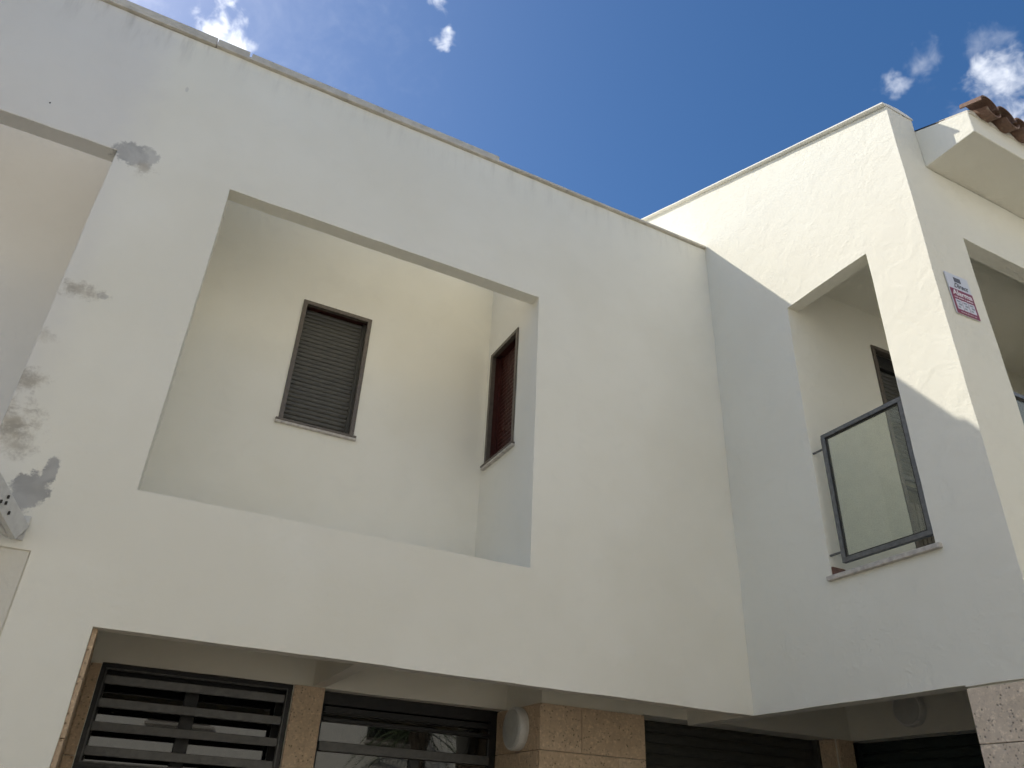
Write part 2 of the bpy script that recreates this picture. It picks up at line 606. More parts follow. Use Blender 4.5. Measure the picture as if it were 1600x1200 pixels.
# ------------------------------------------------------------------ the ground
G = -EYE
def sheet(name, x0, x1, y0, y1, z, mat):
    o = mesh_obj(name, [(x0, y0, z), (x1, y0, z), (x1, y1, z), (x0, y1, z)], [(0, 1, 2, 3)], mat, fix=False)
    return tag(o, kind='structure')
sheet('ground', -400, 400, -400, 400, G - 0.01, 'earth')
sheet('road', -60, 60, -1.0, 3.0, G, 'asphalt')
for nm, a, b_ in (('pavement', 3.15, 6.9), ('pavement', -2.3, -1.15)):
    o = box(nm, -30, 30, a, b_, G - 0.05, G + 0.12, 'paving', bevel=0)
    tag(o, kind='structure')
for nm, a, b_ in (('kerb', 3.0, 3.15), ('kerb', -1.15, -1.0)):
    o = box(nm, -30, 30, a, b_, G - 0.05, G + 0.124, 'kerb_stone', bevel=0.01)
    tag(o, kind='structure')

# ------------------------------------------------------------------ the house in the middle
GF = G + 0.10
YW, YS, YB = 6.45, 5.825, 6.04       # window wall, stone wall, back of the upper recess
house = empty('house', (2.0, 5.0, GF), 'white plastered house with a big square recess and two small windows', 'house')
XL, XB = -0.52, 4.656
ops = [('+', (XL, XB, 5.0, 9.0, GF, 5.635)),
       # upper recess
       ('-', (-0.09, 2.63, 5.0, 5.13, 1.735, 4.225)),
       ('-', (-0.09, 2.63, 5.13, YB, 1.735, 5.635)),           # open to the sky
       ('-', (0.763, 1.403, YB, 6.22, 2.912, 4.155)),
       ('-', (2.63, 2.80, 5.385, 5.955, 2.905, 4.118)),
       # porch
       ('-', (-0.10, XB, 5.0, 5.10, GF, 0.915)),
       ('-', (-0.10, 1.61, 5.10, YW, GF, 1.30)),
       ('-', (1.61, 3.205, 5.10, YW, GF, 1.30)),
       ('-', (3.205, XB, 5.10, YS, GF, 1.30)),
       ('+', (1.51, 1.61, 5.10, YW, 0.96, 1.30)),            # down-stand beam
       ('-', (1.61, 3.205, YW, 6.75, GF, 0.955)),            # door
       ('-', (0.0, 1.36, YW, 6.75, GF + 0.3, 0.955)),        # barred window
       ('-', (4.19, XB, YS, 6.12, GF, 0.958)),               # garage
       ]
wall = carved('wall', ops, 'plaster', house, cell=0.11, fine=((-1, 5), (4.9, 6.8), (-2, 6)), flush_x=(XL,))

# ledge and curb on top of the wall
xs = XL + 0.002
cop = None
for x1 in (0.62, 1.75, 2.9, 3.85, XB - 0.002):
    box('coping_slab', xs, x1 - 0.004, 4.968, 5.138, 5.638, 5.664, 'coping_stone', house, bevel=0.004)
    xs = x1
box('parapet_curb', -0.236, 0.95, 4.975, 5.13, 5.666, 5.722, 'coping_stone', house, bevel=0.005)
box('parapet_curb', 0.953, 2.135, 4.975, 5.13, 5.666, 5.722, 'coping_stone', house, bevel=0.005)
box('parapet_curb', XL + 0.002, -0.256, 4.973, 5.13, 5.666, 5.726, 'coping_stone', house, bevel=0.005)


def recess_window(parent, x0, x1, z0, z1, y, mat, axis='x', flip=1, label=None, sill_ext=0.028, depth=0.13):
    """frame proud of the wall, dark red reveal, roller shutter and stone sill; axis 'x': in a wall facing -y"""
    def T(bx):
        a0, a1, d0, d1, zz0, zz1 = bx
        if axis == 'x':
            return (a0, a1, y + d0, y + d1, zz0, zz1)
        return (y + d0, y + d1, a0, a1, zz0, zz1)
    fw = 0.034
    lst = [T(q) for q in ((x0 - 0.004, x1 + 0.004, -0.012, 0.03, z1 - fw, z1 + 0.004),
                          (x0 - 0.004, x0 + fw, -0.012, 0.03, z0, z1 - fw),
                          (x1 - fw, x1 + 0.004, -0.012, 0.03, z0, z1 - fw))]
    win = boxes('window', lst, 'bronze_frame', parent, bevel=0.002)
    # reveal lining
    rv = [T(q) for q in ((x0 + 0.001, x1 - 0.001, 0.031, depth, z1 - 0.02, z1 - 0.001),
                         (x0 + 0.001, x0 + 0.02, 0.031, depth, z0 + 0.002, z1 - 0.02),
                         (x1 - 0.02, x1 - 0.001, 0.031, depth, z0 + 0.002, z1 - 0.02))]
    boxes('reveal', rv, 'reveal_red', win)
    # guide rails and housing
    gd = [T(q) for q in ((x0 + 0.0205, x0 + 0.045, 0.075, depth - 0.002, z0 + 0.003, z1 - 0.0205),
                         (x1 - 0.055, x1 - 0.0205, 0.075, depth - 0.002, z0 + 0.003, z1 - 0.0205))]
    boxes('guide_rail', gd, mat, win)
    n = int((z1 - z0 - 0.03) / 0.043) + 1
    pit = (z1 - z0 - 0.03) / n
    slat_run(win, x0 + 0.046, x1 - 0.056, y + 0.105, z1 - 0.022, pit, n, mat, axis)
    s = T((x0 - sill_ext, x1 + sill_ext, -0.032, 0.074, z0 - 0.020, z0 + 0.001))
    boxes('sill', [s], 'sill_stone', win, bevel=0.003)
    sg = T((x0 - sill_ext + 0.002, x1 + sill_ext - 0.002, -0.036, 0.02, z0 + 0.0015, z0 + 0.020))
    boxes('sill_rail', [sg], 'bronze_frame', win, bevel=0.002)
    return win


w1 = recess_window(house, 0.763, 1.403, 2.912, 4.155, YB, 'shutter_grey')
w2 = recess_window(house, 5.385, 5.955, 2.905, 4.118, 2.63, 'reveal_red', axis='y')

# --- ground floor: stone cladding slabs, each its own piece
def cladding(parent, axis, a0, a1, face, zs, cuts, mat, thick=0.024, name='stone_slab', sgn=-1):
    """slabs in courses; zs = joints from the top down; cuts per course"""
    for i in range(len(zs) - 1):
        zt, zb = zs[i], zs[i + 1]
        c = [a0] + [q for q in cuts[i % len(cuts)] if a0 + 0.03 < q < a1 - 0.03] + [a1]
        for q0, q1 in zip(c[:-1], c[1:]):
            j = 0.0025
            pr = random.uniform(0.0, 0.003)
            f0, f1 = (face - pr, face + thick) if sgn < 0 else (face - thick, face + pr)
            if axis == 'x':
                box(name, q0 + j, q1 - j, f0, f1, zb + j, zt - j, mat, parent, bevel=0.0025, seg=1)
            else:
                box(name, f0, f1, q0 + j, q1 - j, zb + j, zt - j, mat, parent, bevel=0.0025, seg=1)


def courses(top, first, h, bottom):
    z = [top, first]
    while z[-1] - h > bottom + 0.08:
        z.append(z[-1] - h)
    z.append(bottom)
    return z


zs = courses(0.947, 0.604, 0.36, GF)
cladding(house, 'x', 3.18, 4.185, YS - 0.0255, zs, [[3.567], [3.911], [3.45], [3.80]], 'limestone')
cladding(house, 'y', YS + 0.002, 6.575, 3.18, zs, [[6.30], [6.12]], 'limestone')
cladding(house, 'x', 1.363, 1.607, YW - 0.0255, courses(0.955, 0.20, 0.6, GF), [[]], 'limestone')
cladding(house, 'x', -0.074, 0.0, YW - 0.0255, courses(0.94, 0.35, 0.5, GF), [[]], 'limestone')
cladding(house, 'y', 5.04, YW - 0.03, -0.0755, courses(0.94, 0.35, 0.5, GF), [[5.30, 5.9], [5.6]], 'limestone', sgn=1)

# barred window: frame, slats, sashes behind
win3 = boxes('window', ring_frame(0.002, 1.358, 0.285, 0.953, 0.030, YW + 0.005, YW + 0.06)
             + ring_frame(0.002, 1.358, GF + 0.305, 0.284, 0.030, YW + 0.005, YW + 0.06), 'black_metal', house, bevel=0.003)
boxes('inner_rim', ring_frame(0.033, 1.327, 0.316, 0.922, 0.010, YW + 0.0, YW + 0.04), 'louvre_metal', win3, bevel=0.002)
first = None
zsl = [0.876 - 0.1525 * i for i in range(4)] + [0.2 - 0.1525 * i for i in range(7)]
for i, z in enumerate(zsl):
    if first is None:
        v = []
        for e in (0.046, 1.314):
            for dy, dz in ((0.0, 0.0), (0.006, -0.058), (0.040, -0.058), (0.034, 0.0)):
                v.append((e, YW + 0.008 + dy, z + dz))
        first = mesh_obj('louvre_slat', v, BOXF, 'louvre_metal', win3, bevel=0.003)
    else:
        ls = share(first, 'louvre_slat', ORG[first.name] + Vector((0, random.uniform(-.001, .001), z - zsl[0] + random.uniform(-.002, .002))), win3)
        ls.rotation_euler = (random.uniform(-.05, .05), random.uniform(-.003, .003), random.uniform(-.001, .001))
gy = YW + 0.268
boxes('sash_frame', [(0.002, 1.358, gy - 0.02, gy + 0.03, 0.90, 0.953), (0.62, 0.72, gy - 0.02, gy + 0.03, GF + 0.31, 0.90),
                     (0.002, 0.06, gy - 0.02, gy + 0.03, GF + 0.31, 0.90), (1.30, 1.358, gy - 0.02, gy + 0.03, GF + 0.31, 0.90)],
      'black_metal', win3, bevel=0.003)
box('pane', 0.061, 0.619, gy, gy + 0.006, GF + 0.312, 0.899, 'window_glass', win3, bevel=0)
box('pane', 0.721, 1.299, gy, gy + 0.006, GF + 0.312, 0.899, 'window_glass', win3, bevel=0)

# glazed front door, set back behind the header
DY = 6.60
door = boxes('door', [(1.615, 3.20, DY - 0.02, DY + 0.05, 0.86, 0.953), (1.615, 1.655, DY - 0.02, DY + 0.05, GF, 0.86),
                      (3.12, 3.20, DY - 0.02, DY + 0.05, GF, 0.86), (2.42, 2.50, DY - 0.021, DY + 0.05, GF, 0.52)],
             'black_metal', house, bevel=0.004)
box('cross_bar', 1.656, 3.119, DY - 0.035, DY + 0.04, 0.522, 0.592, 'louvre_metal', door)
box('cross_bar', 1.656, 3.119, DY - 0.030, DY + 0.04, 0.735, 0.765, 'black_metal', door)
box('transom_rail', 1.656, 3.119, DY - 0.045, DY + 0.0, 0.80, 0.845, 'black_metal', door)
box('pane', 1.656, 3.119, DY + 0.012, DY + 0.018, 0.595, 0.858, 'window_glass', door, bevel=0)
box('pane', 1.656, 2.418, DY + 0.012, DY + 0.018, GF + 0.02, 0.519, 'window_glass', door, bevel=0)
box('pane', 2.502, 3.119, DY + 0.012, DY + 0.018, GF + 0.02, 0.519, 'window_glass', door, bevel=0)

# ------------------------------------------------------------------ the house on the right
YC, YCI = 2.658, 2.788
XI = 4.786
XP = 4.973
ZT = 5.497
SL = 0.405
rh = empty('house', (7.0, 4.0, GF), 'sunlit rough stucco house wall on the right with tiled eaves', 'house')


def par_warp(x, y, z):
    if x < XP + 0.001 and z > 4.45:
        top = ZT + SL * (y - YC)
        z = 4.45 + (z - 4.45) * (top - 4.45) / (ZT - 4.45)
    return x, y, z


ops = [('+', (XB, 9.5, YC, 9.0, GF, 4.94)),
       ('+', (XB, XP, YC, 9.0, 4.94, ZT)),
       # corner terrace with its two openings
       ('-', (XI, 8.6, YCI, 4.03, 1.735, 4.597)),
       ('-', (XB, XI, 3.15, 4.03, 1.785, 4.245)),
       ('-', (5.18, 7.55, YC, YCI, 1.735, 4.27)),
       ('-', (5.695, 6.75, 4.03, 4.22, 1.735, 4.20)),
       # porch below
       ('-', (XB, XI, 3.18, YS, GF, 0.915)),
       ('-', (XI, 6.62, 3.10, YS, GF, 1.34)),
       ('-', (6.62, 6.85, 3.10, 5.93, GF, 0.955)),
       ('-', (XB, 6.41, YS, 6.12, GF, 0.958)),
       # ledge for the stone cladding of the corner pier
       ('-', (XB, XB + 0.026, YC, 3.18, GF, 0.905)),
       ('-', (XB, 9.5, YC, YC + 0.026, GF, 0.905)),
       ]
rwall = carved('wall', ops, 'plaster_stucco', rh, cell=0.11, warp=par_warp, fine=((4.6, 7.2), (2.6, 6.9), (-2, 6)))

# rounded coping on the sloping parapet
cx0, cx1 = 4.606, 4.982
prof = [(cx0, 0.0), (cx1, 0.0), (cx1, 0.014), (cx1 - 0.05, 0.030), ((cx0 + cx1) / 2, 0.044), (cx0 + 0.10, 0.034), (cx0 + 0.004, 0.0165), (cx0, 0.013)]
v, f = [], []
ys = [2.650 + (9.0 - 2.650) * i / 40 for i in range(41)]
for y in ys:
    for x, h in prof:
        w_ = wob(0.0, y, 1.0, 0.003)
        v.append((x + w_.x, y, ZT + 0.003 + SL * (y - YC) + h + w_.z))
k = len(prof)
for i in range(40):
    for a in range(k):
        f.append((i * k + a, i * k + (a + 1) % k, (i + 1) * k + (a + 1) % k, (i + 1) * k + a))
f += [tuple(range(k)), tuple(range(41 * k - 1, 40 * k - 1, -1))]
mesh_obj('coping', v, f, 'coping_white', rh, smooth=True)

# roof with boxed eave
RS = 0.455
v = []
for x in (XP + 0.004, 9.6):
    v += [(x, 2.222, 4.948), (x, 2.222, 5.168), (x, 9.2, 5.168 + RS * 6.978), (x, 9.2, 4.948)]
roof = mesh_obj('roof', v, [(0, 1, 2, 3), (7, 6, 5, 4), (0, 4, 5, 1), (1, 5, 6, 2), (2, 6, 7, 3), (3, 7, 4, 0)], 'plaster_stucco', rh, bevel=0.008)
beam_between('membrane', (XP + 0.035, 2.40, 5.168 + RS * 0.178 + 0.008), (XP + 0.035, 6.5, 5.168 + RS * 4.278 + 0.008), 0.06, 0.012, 'membrane', roof)
# scalloped mortar bed under the tiles
v, f = [], []
PT = 0.2215
TX0 = 5.065
n = 160
for i in range(n + 1):
    x = XP + 0.006 + (8.9 - XP) * i / n
    ph = (x - TX0) / PT * 2 * math.pi
    h = 0.018 + 0.030 * (0.5 + 0.5 * math.cos(ph)) + 0.008 * noise.noise(Vector((x * 14, 0, 0)))
    dy = 0.012 + 0.014 * noise.noise(Vector((x * 9, 2, 0)))
    for yy, zz in ((2.226 - dy, 5.150), (2.226 - dy * 0.4, 5.166 + h), (2.45, 5.166 + h + RS * 0.224), (2.45, 5.15)):
        v.append((x, yy, zz))
for i in range(n):
    for a in range(4):
        f.append((4 * i + a, 4 * i + (a + 1) % 4, 4 * i + 4 + (a + 1) % 4, 4 * i + 4 + a))
f += [(0, 1, 2, 3), (4 * n + 3, 4 * n + 2, 4 * n + 1, 4 * n)]
mesh_obj('mortar_bed', v, f, 'mortar', roof, smooth=True)


def barrel(r0, r1, L, th, up=1):
    """half-round tile along +y rising with the roof, origin at the low end"""
    v, f = [], []
    N = 10
    for e, r in ((0.0, r0), (1.0, r1)):
        for rr in (r, r - th):
            for i in range(N + 1):
                a = math.pi * i / N
                v.append((math.cos(a) * rr, e * L, up * math.sin(a) * rr * 0.92 + e * L * RS))
    M = N + 1
    for i in range(N):
        f.append((i, i + 1, 2 * M + i + 1, 2 * M + i))
        f.append((M + i, 3 * M + i, 3 * M + i + 1, M + i + 1))
        f.append((i, M + i, M + i + 1, i + 1))
        f.append((2 * M + i, 2 * M + i + 1, 3 * M + i + 1, 3 * M + i))
    for i in (0, N):
        f.append((i, 2 * M + i, 3 * M + i, M + i))
    return v, f


tv, tf = barrel(0.105, 0.085, 0.40, 0.013, 1)
hv, hf = barrel(0.105, 0.098, 0.17, 0.013, 1)       # cut verge tile
pv, pf = barrel(0.085, 0.105, 0.40, 0.013, -1)
cov = pan = None
for row in range(4):
    for i in range(1 if row else 0, 18):
        y0 = 2.105 + row * 0.33
        z0 = 5.168 + RS * (y0 - 2.222) + 0.052 + row * 0.012
        jx, jy, jz = random.uniform(-.008, .008), random.uniform(-.012, .012), random.uniform(-.005, .005)
        x = TX0 + i * PT
        org = Vector((x + jx, y0 + jy, z0 + jz + EYE))
        if i == 0:
            me = bpy.data.meshes.new('cut_tile'); me.from_pydata(hv, [], hf); me.shade_smooth(); me.set_sharp_from_angle(angle=0.7)
            link_mesh('roof_tile', me, org, 'terracotta', roof)
        elif cov is None:
            me = bpy.data.meshes.new('tile'); me.from_pydata(tv, [], tf); me.shade_smooth(); me.set_sharp_from_angle(angle=0.7)
            cov = link_mesh('roof_tile', me, org, 'terracotta', roof)
        else:
            cov_i = link_mesh('roof_tile', cov.data, org, None, roof)
            cov_i.rotation_euler.z = random.uniform(-.02, .02)
        org = Vector((x + PT / 2 - jx, y0 + 0.01 - jy, z0 + 0.03 + EYE))
        if pan is None:
            me = bpy.data.meshes.new('pan_tile'); me.from_pydata(pv, [], pf); me.shade_smooth(); me.set_sharp_from_angle(angle=0.7)
            pan = link_mesh('pan_tile', me, org, 'terracotta', roof)
        else:
            link_mesh('pan_tile', pan.data, org, None, roof)

# cladding of the corner pier
zs = courses(0.898, 0.590, 0.36, GF)
cladding(rh, 'y', YC + 0.03, 3.178, XB - 0.001, zs, [[]], 'limestone_pale', thick=0.025)
cladding(rh, 'x', XB + 0.001, 6.6, YC - 0.001, zs, [[5.1, 5.7, 6.3], [4.95, 5.5, 6.1]], 'limestone_pale', thick=0.025)
cladding(rh, 'x', 6.415, 6.616, YS - 0.0255, courses(0.955, 0.45, 0.5, GF), [[]], 'limestone')

cladding(rh, 'y', YS + 0.002, 6.005, 6.384, courses(0.955, 0.45, 0.5, GF), [[]], 'limestone')
# garage shutters
def garage(parent, axis, a0, a1, face, mat, n=26, top=0.957):
    if axis == 'x':
        g = boxes('garage_door', [(a0, a0 + 0.05, face - 0.06, face + 0.04, GF, top), (a1 - 0.05, a1, face - 0.06, face + 0.04, GF, top),
                                  (a0 + 0.05, a1 - 0.05, face + 0.016, face + 0.04, GF, top)], mat, parent, bevel=0.003)
    else:
        g = boxes('garage_door', [(face - 0.06, face + 0.04, a0, a0 + 0.05, GF, top), (face - 0.06, face + 0.04, a1 - 0.05, a1, GF, top),
                                  (face + 0.016, face + 0.04, a0 + 0.05, a1 - 0.05, GF, top)], mat, parent, bevel=0.003)
    slat_run(g, a0 + 0.051, a1 - 0.051, face + 0.010, top - 0.01, 0.085, n, mat, axis, depth=0.014)
    return g
garage(rh, 'x', 4.195, 6.405, 6.07, 'shutter_dark')
garage(rh, 'y', 3.15, 5.925, 6.80, 'shutter_green')

# terrace door with roller shutter half way and a slatted blind below
wd = boxes('terrace_door', [(5.692, 5.735, 4.018, 4.08, 1.737, 4.20), (6.71, 6.753, 4.018, 4.08, 1.737, 4.20), (5.735, 6.71, 4.018, 4.08, 4.165, 4.203)],
           'bronze_frame', rh, bevel=0.003)
box('lintel_lining', 5.737, 6.708, 4.082, 4.19, 4.02, 4.163, 'black_metal', wd, bevel=0.003)
slat_run(wd, 5.74, 6.705, 4.125, 4.018, 0.045, 24, 'shutter_dark')
box('bottom_bar', 5.74, 6.705, 4.105, 4.135, 2.89, 2.935, 'louvre_metal', wd)
box('glass_panel', 5.74, 6.705, 4.19, 4.20, 1.74, 2.885, 'window_glass', wd, bevel=0)
first = None
for i in range(16):
    x = 5.742 + i * 0.060
    if first is None:
        first = box('blind_strip', x, x + 0.050, 4.150, 4.162, 1.74, 2.70, 'wood_reed', wd, bevel=0.004)
    else:
        share(first, 'blind_strip', ORG[first.name] + Vector((i * 0.060, 0, 0)), wd)

# stone threshold of the side opening
box('sill', 4.622, XI + 0.02, 3.105, 4.055, 1.752, 1.787, 'sill_stone', rh, bevel=0.005)
box('skirting_tile', 4.668, 4.80, 4.015, 4.033, 1.789, 1.862, 'brown_tile', rh, bevel=0.003)


def balustrade(name, axis, a0, a1, face, z0, z1, label, pegs, w=0.034):
    def T(bx):
        p0, p1, d0, d1, q0, q1 = bx
        return (p0, p1, face + d0, face + d1, q0, q1) if axis == 'x' else (face + d0, face + d1, p0, p1, q0, q1)
    mid = (a0 + a1) / 2
    base = (mid, face, z0) if axis == 'x' else (face, mid, z0)
    e = empty(name, base, label, 'railing')
    fr = boxes('frame', [T(q) for q in ((a0, a1, 0, 0.035, z1 - w, z1), (a0, a1, 0, 0.035, z0, z0 + w),
                                        (a0, a0 + w, 0, 0.035, z0 + w, z1 - w), (a1 - w, a1, 0, 0.035, z0 + w, z1 - w))], 'grey_steel', e, bevel=0.003)
    boxes('gasket', [T(q) for q in ((a0 + w, a1 - w, 0.010, 0.028, z1 - w - 0.012, z1 - w - 0.0005), (a0 + w, a1 - w, 0.010, 0.028, z0 + w + 0.0005, z0 + w + 0.012),
                                    (a0 + w + 0.0005, a0 + w + 0.012, 0.010, 0.028, z0 + w + 0.012, z1 - w - 0.012),
                                    (a1 - w - 0.012, a1 - w - 0.0005, 0.010, 0.028, z0 + w + 0.012, z1 - w - 0.012))], 'dark_gasket', fr)
    boxes('pane', [T((a0 + w + 0.012, a1 - w - 0.012, 0.016, 0.022, z0 + w + 0.012, z1 - w - 0.012))], 'pane_glass', e)
    for (pa, pb, zz) in pegs:
        v_, f_ = [], []
        N = 10
        for q in (pa, pb):
            for i in range(N):
                an = 2 * math.pi * i / N
                d, h = 0.018 + 0.009 * math.cos(an), zz + 0.009 * math.sin(an)
                v_.append((q, face + d, h) if axis == 'x' else (face + d, q, h))
        f_ = [(i, (i + 1) % N, N + (i + 1) % N, N + i) for i in range(N)] + [tuple(range(N)), tuple(range(2 * N - 1, N - 1, -1))]
        mesh_obj('fixing_peg', v_, f_, 'grey_steel', e)
    return e


balustrade('glass_balustrade', 'y', 3.155, 3.918, 4.662, 1.862, 2.912,
           'grey framed glass railing panel in the narrow sunlit wall opening', [(3.917, 4.031, 2.80), (3.917, 4.031, 1.95), (3.148, 3.156, 2.70), (3.148, 3.156, 1.95)])
balustrade('glass_balustrade', 'x', 5.20, 7.53, 2.69, 1.86, 2.90,
           'glass railing at the right picture edge, behind the pier with the alarm sign', [(5.178, 5.201, 2.75), (7.529, 7.552, 2.75)])

# ------------------------------------------------------------------ the neighbour on the left
nb = empty('house', (-4.0, 5.0, GF), 'weathered white house at the left edge with cement patches and a wide recess', 'house')
NX = XL
ops = [('+', (-9.0, NX, 5.0, 9.0, GF, 5.635)),
       ('-', (-3.9, -0.90, 5.0, 5.15, 1.735, 4.225)),
       ('-', (-3.9, -0.90, 5.15, YB, 1.735, 5.635)),
       ('-', (-2.60, -1.905, YB, 6.22, 2.912, 4.155)),
       ('-', (-9.0, NX, 5.0, 5.014, GF, 1.27)),
       ('-', (-3.9, -1.10, 5.014, 6.45, GF, 0.915)),
       ]
carved('wall', ops, 'plaster_old', nb, cell=0.11, fine=((-4, 0), (4.9, 6.8), (-2, 6)), flush_x=(XL,))
recess_window(nb, -2.60, -1.905, 2.912, 4.155, YB, 'shutter_grey')
boxes('lower_render', [(-1.098, NX - 0.006, 5.005, 5.0125, GF, 1.262), (-3.898, -1.099, 5.005, 5.0125, 0.917, 1.262), (-8.99, -3.902, 5.005, 5.0125, GF, 1.262)], 'plaster_beige', nb)
for a, b_ in ((-5.0, -3.4), (-3.4, -1.55), (-1.55, NX - 0.002)):
    box('coping_slab', a + 0.002, b_ - 0.002, 4.968, 5.138, 5.638, 5.664, 'coping_stone', nb, bevel=0.004)
for a, b_ in ((-4.2, -2.9), (-2.9, -1.7), (-1.7, NX - 0.002)):
    box('parapet_curb', a + 0.002, b_ - 0.002, 4.970, 5.13, 5.666, 5.727, 'coping_stone', nb, bevel=0.005)

# awning folded under the neighbour's opening
aw = empty('awning', (-2.0, 4.95, 1.3), 'white metal awning bracket with slotted arm at the left picture edge', 'awning')
box('wall_plate', -0.612, -0.578, 4.985, 5.002, 1.315, 1.455, 'white_metal', aw, bevel=0.003)
arm = beam_between('arm', (-0.600, 4.955, 1.345), (-0.86, 4.62, 1.600), 0.035, 0.115, 'white_metal', aw)
beam_between('arm_channel', (-0.640, 4.95, 1.33), (-0.95, 4.72, 1.43), 0.03, 0.05, 'white_metal', aw)
box('cassette', -3.6, -0.90, 4.74, 4.996, 1.42, 1.58, 'white_metal', aw, bevel=0.02)
for a_, zz in ((0.42, 0.03), (0.42, -0.005), (0.50, -0.03), (0.32, -0.02)):
    q = Vector((-0.600, 4.955, 1.345)).lerp(Vector((-0.86, 4.62, 1.600)), a_)
    beam_between('slot', q + Vector((0.011, -0.0135, zz)), q + Vector((0.019, -0.0230, zz)), 0.008, 0.018, 'dark_gasket', arm, bevel=0)

# ------------------------------------------------------------------ wall lamps
def wall_lamp(x, y, z, r, label):
    """round bulkhead lamp on a wall facing -x"""
    e = empty('wall_lamp', (x, y, z), label, 'lamp', 'round porch lamps')
    def lathe(name, prof_, mat):
        N = 40
        v_, f_ = [], []
        for d, rr in prof_:
            for i in range(N):
                an = 2 * math.pi * i / N
                v_.append((x - d, y + rr * math.cos(an), z + rr * math.sin(an)))
        for j in range(len(prof_) - 1):
            for i in range(N):
                f_.append((j * N + i, j * N + (i + 1) % N, (j + 1) * N + (i + 1) % N, (j + 1) * N + i))
        f_.append(tuple(range(N)))
        f_.append(tuple(range(len(prof_) * N - 1, (len(prof_) - 1) * N - 1, -1)))
        return mesh_obj(name, v_, f_, mat, e, smooth=True)
    lathe('base_ring', [(0.0, r * 0.97), (0.01, r), (0.065, r), (0.078, r * 0.97), (0.080, r * 0.90)], 'lamp_white')
    lathe('diffuser', [(0.0805, r * 0.89), (0.088, r * 0.86), (0.098, r * 0.6), (0.101, r * 0.25), (0.1015, r * 0.02)], 'lamp_glass')
wall_lamp(3.178, 6.13, 0.775, 0.165, 'round white lamp on the stone wall beside the glazed door')
wall_lamp(6.618, 5.08, 1.165, 0.150, 'round lamp on the plaster above the right-hand garage shutter')

# ------------------------------------------------------------------ alarm sign on the pier
sg = empty('alarm_sign', (4.912, YC, 3.40), 'red and white alarm company plate reading Alarma on the pier', 'sign')
SW, SH = 0.252, 0.372
su = Vector((0.9985, 0, 0.045)).normalized()
sv = Vector((-0.035, 0, 0.9995)).normalized()
s0 = Vector((4.786, 0, 3.394))


def sp(u, v_, d):
    q = s0 + su * u + sv * v_
    return (q.x, YC - 0.006 - d, q.z)


def plate(name, u0, u1, v0, v1, d0, d1, mat):
    vv = [sp(u, v_, d) for d in (d0, d1) for u, v_ in ((u0, v0), (u1, v0), (u1, v1), (u0, v1))]
    return mesh_obj(name, vv, BOXF, mat, sg)


plate('plate', 0, SW, 0, SH, -0.004, 0.004, 'sign_white')
plate('red_field', 0.0, SW, 0.0, 0.228, 0.0042, 0.0052, 'sign_red')
plate('emblem', 0.083, 0.158, 0.302, 0.343, 0.0042, 0.0052, 'sign_dark')
for k in range(3):
    plate('emblem_line', 0.090, 0.151, 0.311 + k * 0.010, 0.3135 + k * 0.010, 0.0053, 0.0058, 'sign_grey')
pk = [(0.022, 0.088), (0.094, 0.158), (0.164, 0.230)]
for i, (a, b_) in enumerate(pk):
    plate('pictogram_panel', a, b_, 0.040, 0.130, 0.0053, 0.0060, 'sign_white')
    w_ = b_ - a
    plate('pictogram', a + 0.15 * w_, b_ - 0.2 * w_, 0.105, 0.120, 0.0061, 0.0066, 'sign_grey')
    plate('pictogram', a + 0.35 * w_, b_ - 0.12 * w_, 0.078, 0.096, 0.0061, 0.0066, 'sign_grey')
    plate('pictogram', a + 0.12 * w_, b_ - 0.45 * w_, 0.052, 0.068, 0.0061, 0.0066, 'sign_grey')


def lettering(name, txt, u, v_, size, mat, width=None, shear=0.0, d=0.0062, bold=0.0):
    cu = bpy.data.curves.new(name, 'FONT')
    cu.body = txt
    cu.size = size
    cu.shear = shear
    cu.extrude = 0.0004
    cu.offset = bold
    to = bpy.data.objects.new(name, cu)
    COL.objects.link(to)
    dg = bpy.context.evaluated_depsgraph_get()
    me = bpy.data.meshes.new_from_object(to.evaluated_get(dg))
    bpy.data.objects.remove(to)
    xs_ = [q.co.x for q in me.vertices]
    sc = width / (max(xs_) - min(xs_)) if width else 1.0
    x0 = min(xs_)
    vv = [sp(u + (q.co.x - x0) * sc, v_ + q.co.y, d + q.co.z) for q in me.vertices]
    ff = [tuple(pl.vertices) for pl in me.polygons]
    bpy.data.meshes.remove(me)
    return mesh_obj(name, vv, ff, mat, sg)


lettering('lettering', 'Direct', 0.062, 0.246, 0.064, 'sign_dark', 0.160, shear=0.45, bold=0.0006)
lettering('lettering', 'Alarma', 0.018, 0.172, 0.066, 'sign_text', 0.216, bold=0.0016)
lettering('lettering', 'con aviso a policia', 0.022, 0.145, 0.020, 'sign_text', 0.208, bold=0.0004)
lettering('lettering', 'www.direct.es', 0.040, 0.014, 0.017, 'sign_text', 0.175)

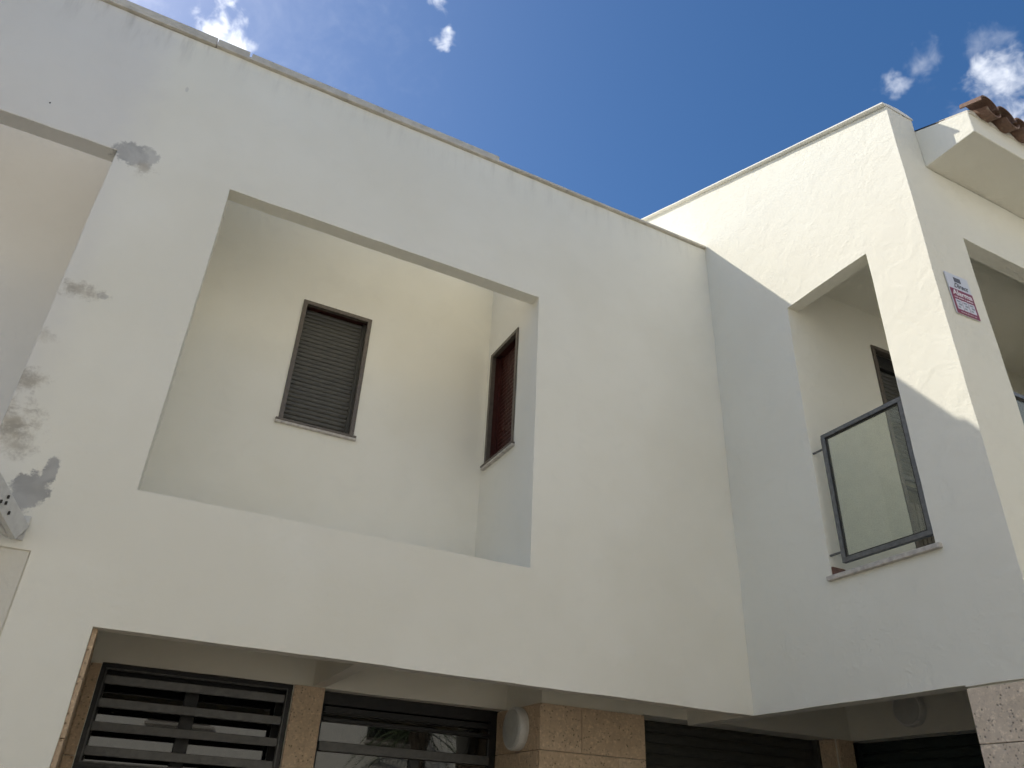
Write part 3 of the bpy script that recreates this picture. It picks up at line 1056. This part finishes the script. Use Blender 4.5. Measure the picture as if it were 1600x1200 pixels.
# ------------------------------------------------------------------ the other side of the street (seen in the glass)
YO = -2.3
op = empty('house', (3.0, YO, GF), 'sunlit cream house across the street, reflected in the glazed door', 'house')
wins = [(-6.4, -5.2), (-2.6, -1.5), (0.95, 2.0), (4.80, 5.9), (9.0, 10.1)]
ops = [('+', (-13, 15, -9.0, YO, GF, 7.4))]
for a, b_ in wins:
    ops.append(('-', (a, b_, YO - 0.2, YO, 1.48, 2.8)))
for a, b_ in ((-5.8, -4.7), (1.2, 2.2), (7.6, 8.6)):
    ops.append(('-', (a, b_, YO - 0.25, YO, GF, 0.55)))
carved('wall', ops, 'plaster_cream', op, cell=1.2, amp=0.0)
for a, b_ in wins:
    q = boxes('window', ring_frame(a + 0.003, b_ - 0.003, 1.483, 2.797, 0.06, YO - 0.12, YO - 0.06), 'bronze_frame', op, bevel=0.004)
    box('pane', a + 0.065, b_ - 0.065, YO - 0.10, YO - 0.094, 1.545, 2.735, 'window_glass', q, bevel=0)
    box('sill', a - 0.05, b_ + 0.05, YO - 0.05, YO + 0.05, 1.43, 1.478, 'sill_stone', q)
for a, b_ in ((-5.8, -4.7), (1.2, 2.2), (7.6, 8.6)):
    q = box('door', a + 0.004, b_ - 0.004, YO - 0.18, YO - 0.13, GF + 0.002, 0.546, 'bronze_frame', op)
box('cornice', -13.02, 15.02, -9.02, YO + 0.06, 7.403, 7.52, 'coping_white', op, bevel=0.01)

pt = empty('palm_tree', (5.55, -1.6, GF), 'palm tree across the street, reflected in the glazed door', 'palm tree')
v, f = [], []
N, HT = 12, 3.2
for j in range(33):
    z = GF + HT * j / 32
    r = (0.17 - 0.03 * j / 32) * (1.0 + (0.12 if j % 2 else 0.0)) + (0.05 if j > 29 else 0)
    for i in range(N):
        an = 2 * math.pi * i / N
        v.append((5.55 + r * math.cos(an) + 0.05 * math.sin(z), -1.6 + r * math.sin(an), z))
for j in range(32):
    for i in range(N):
        f.append((j * N + i, j * N + (i + 1) % N, (j + 1) * N + (i + 1) % N, (j + 1) * N + i))
f.append(tuple(range(32 * N, 33 * N)))
mesh_obj('trunk', v, f, 'palm_trunk', pt, smooth=True)
rp = random.Random(5)
for k in range(22):
    an = 2 * math.pi * k / 22 * 2.618 + rp.uniform(-.2, .2)
    lift = rp.uniform(-0.6, 1.2)
    L = rp.uniform(1.0, 1.5)
    base = Vector((5.55, -1.6, GF + HT))
    dirh = Vector((math.cos(an), math.sin(an), 0))
    side = Vector((-dirh.y, dirh.x, 0))
    v, f = [], []
    S = 22
    for s_ in range(S):
        tt = s_ / (S - 1)
        p0 = base + dirh * (L * tt) + Vector((0, 0, lift * tt - (0.6 + 0.55 * lift) * tt * tt * 1.3))
        ln = 0.34 * math.sin(math.pi * (0.12 + 0.84 * tt)) + 0.03
        for sg_ in (-1, 1):
            tip = p0 + side * (sg_ * ln * 0.8) + dirh * (ln * 0.6) + Vector((0, 0, -ln * 0.35))
            a0_ = p0 - dirh * 0.013
            a1_ = p0 + dirh * 0.013
            i0 = len(v)
            v += [tuple(a0_), tuple(a1_), tuple(tip)]
            f.append((i0, i0 + 1, i0 + 2))
    # mid rib
    i0 = len(v)
    for s_ in range(8):
        tt = s_ / 7
        p0 = base + dirh * (L * tt) + Vector((0, 0, lift * tt - (0.6 + 0.55 * lift) * tt * tt * 1.3))
        wdt = 0.02 * (1 - tt) + 0.004
        v += [tuple(p0 - side * wdt), tuple(p0 + Vector((0, 0, wdt))), tuple(p0 + side * wdt)]
    for s_ in range(7):
        q = i0 + 3 * s_
        f += [(q, q + 1, q + 4, q + 3), (q + 1, q + 2, q + 5, q + 4), (q + 2, q, q + 3, q + 5)]
    mesh_obj('frond', v, f, 'palm_leaf', pt, fix=False)
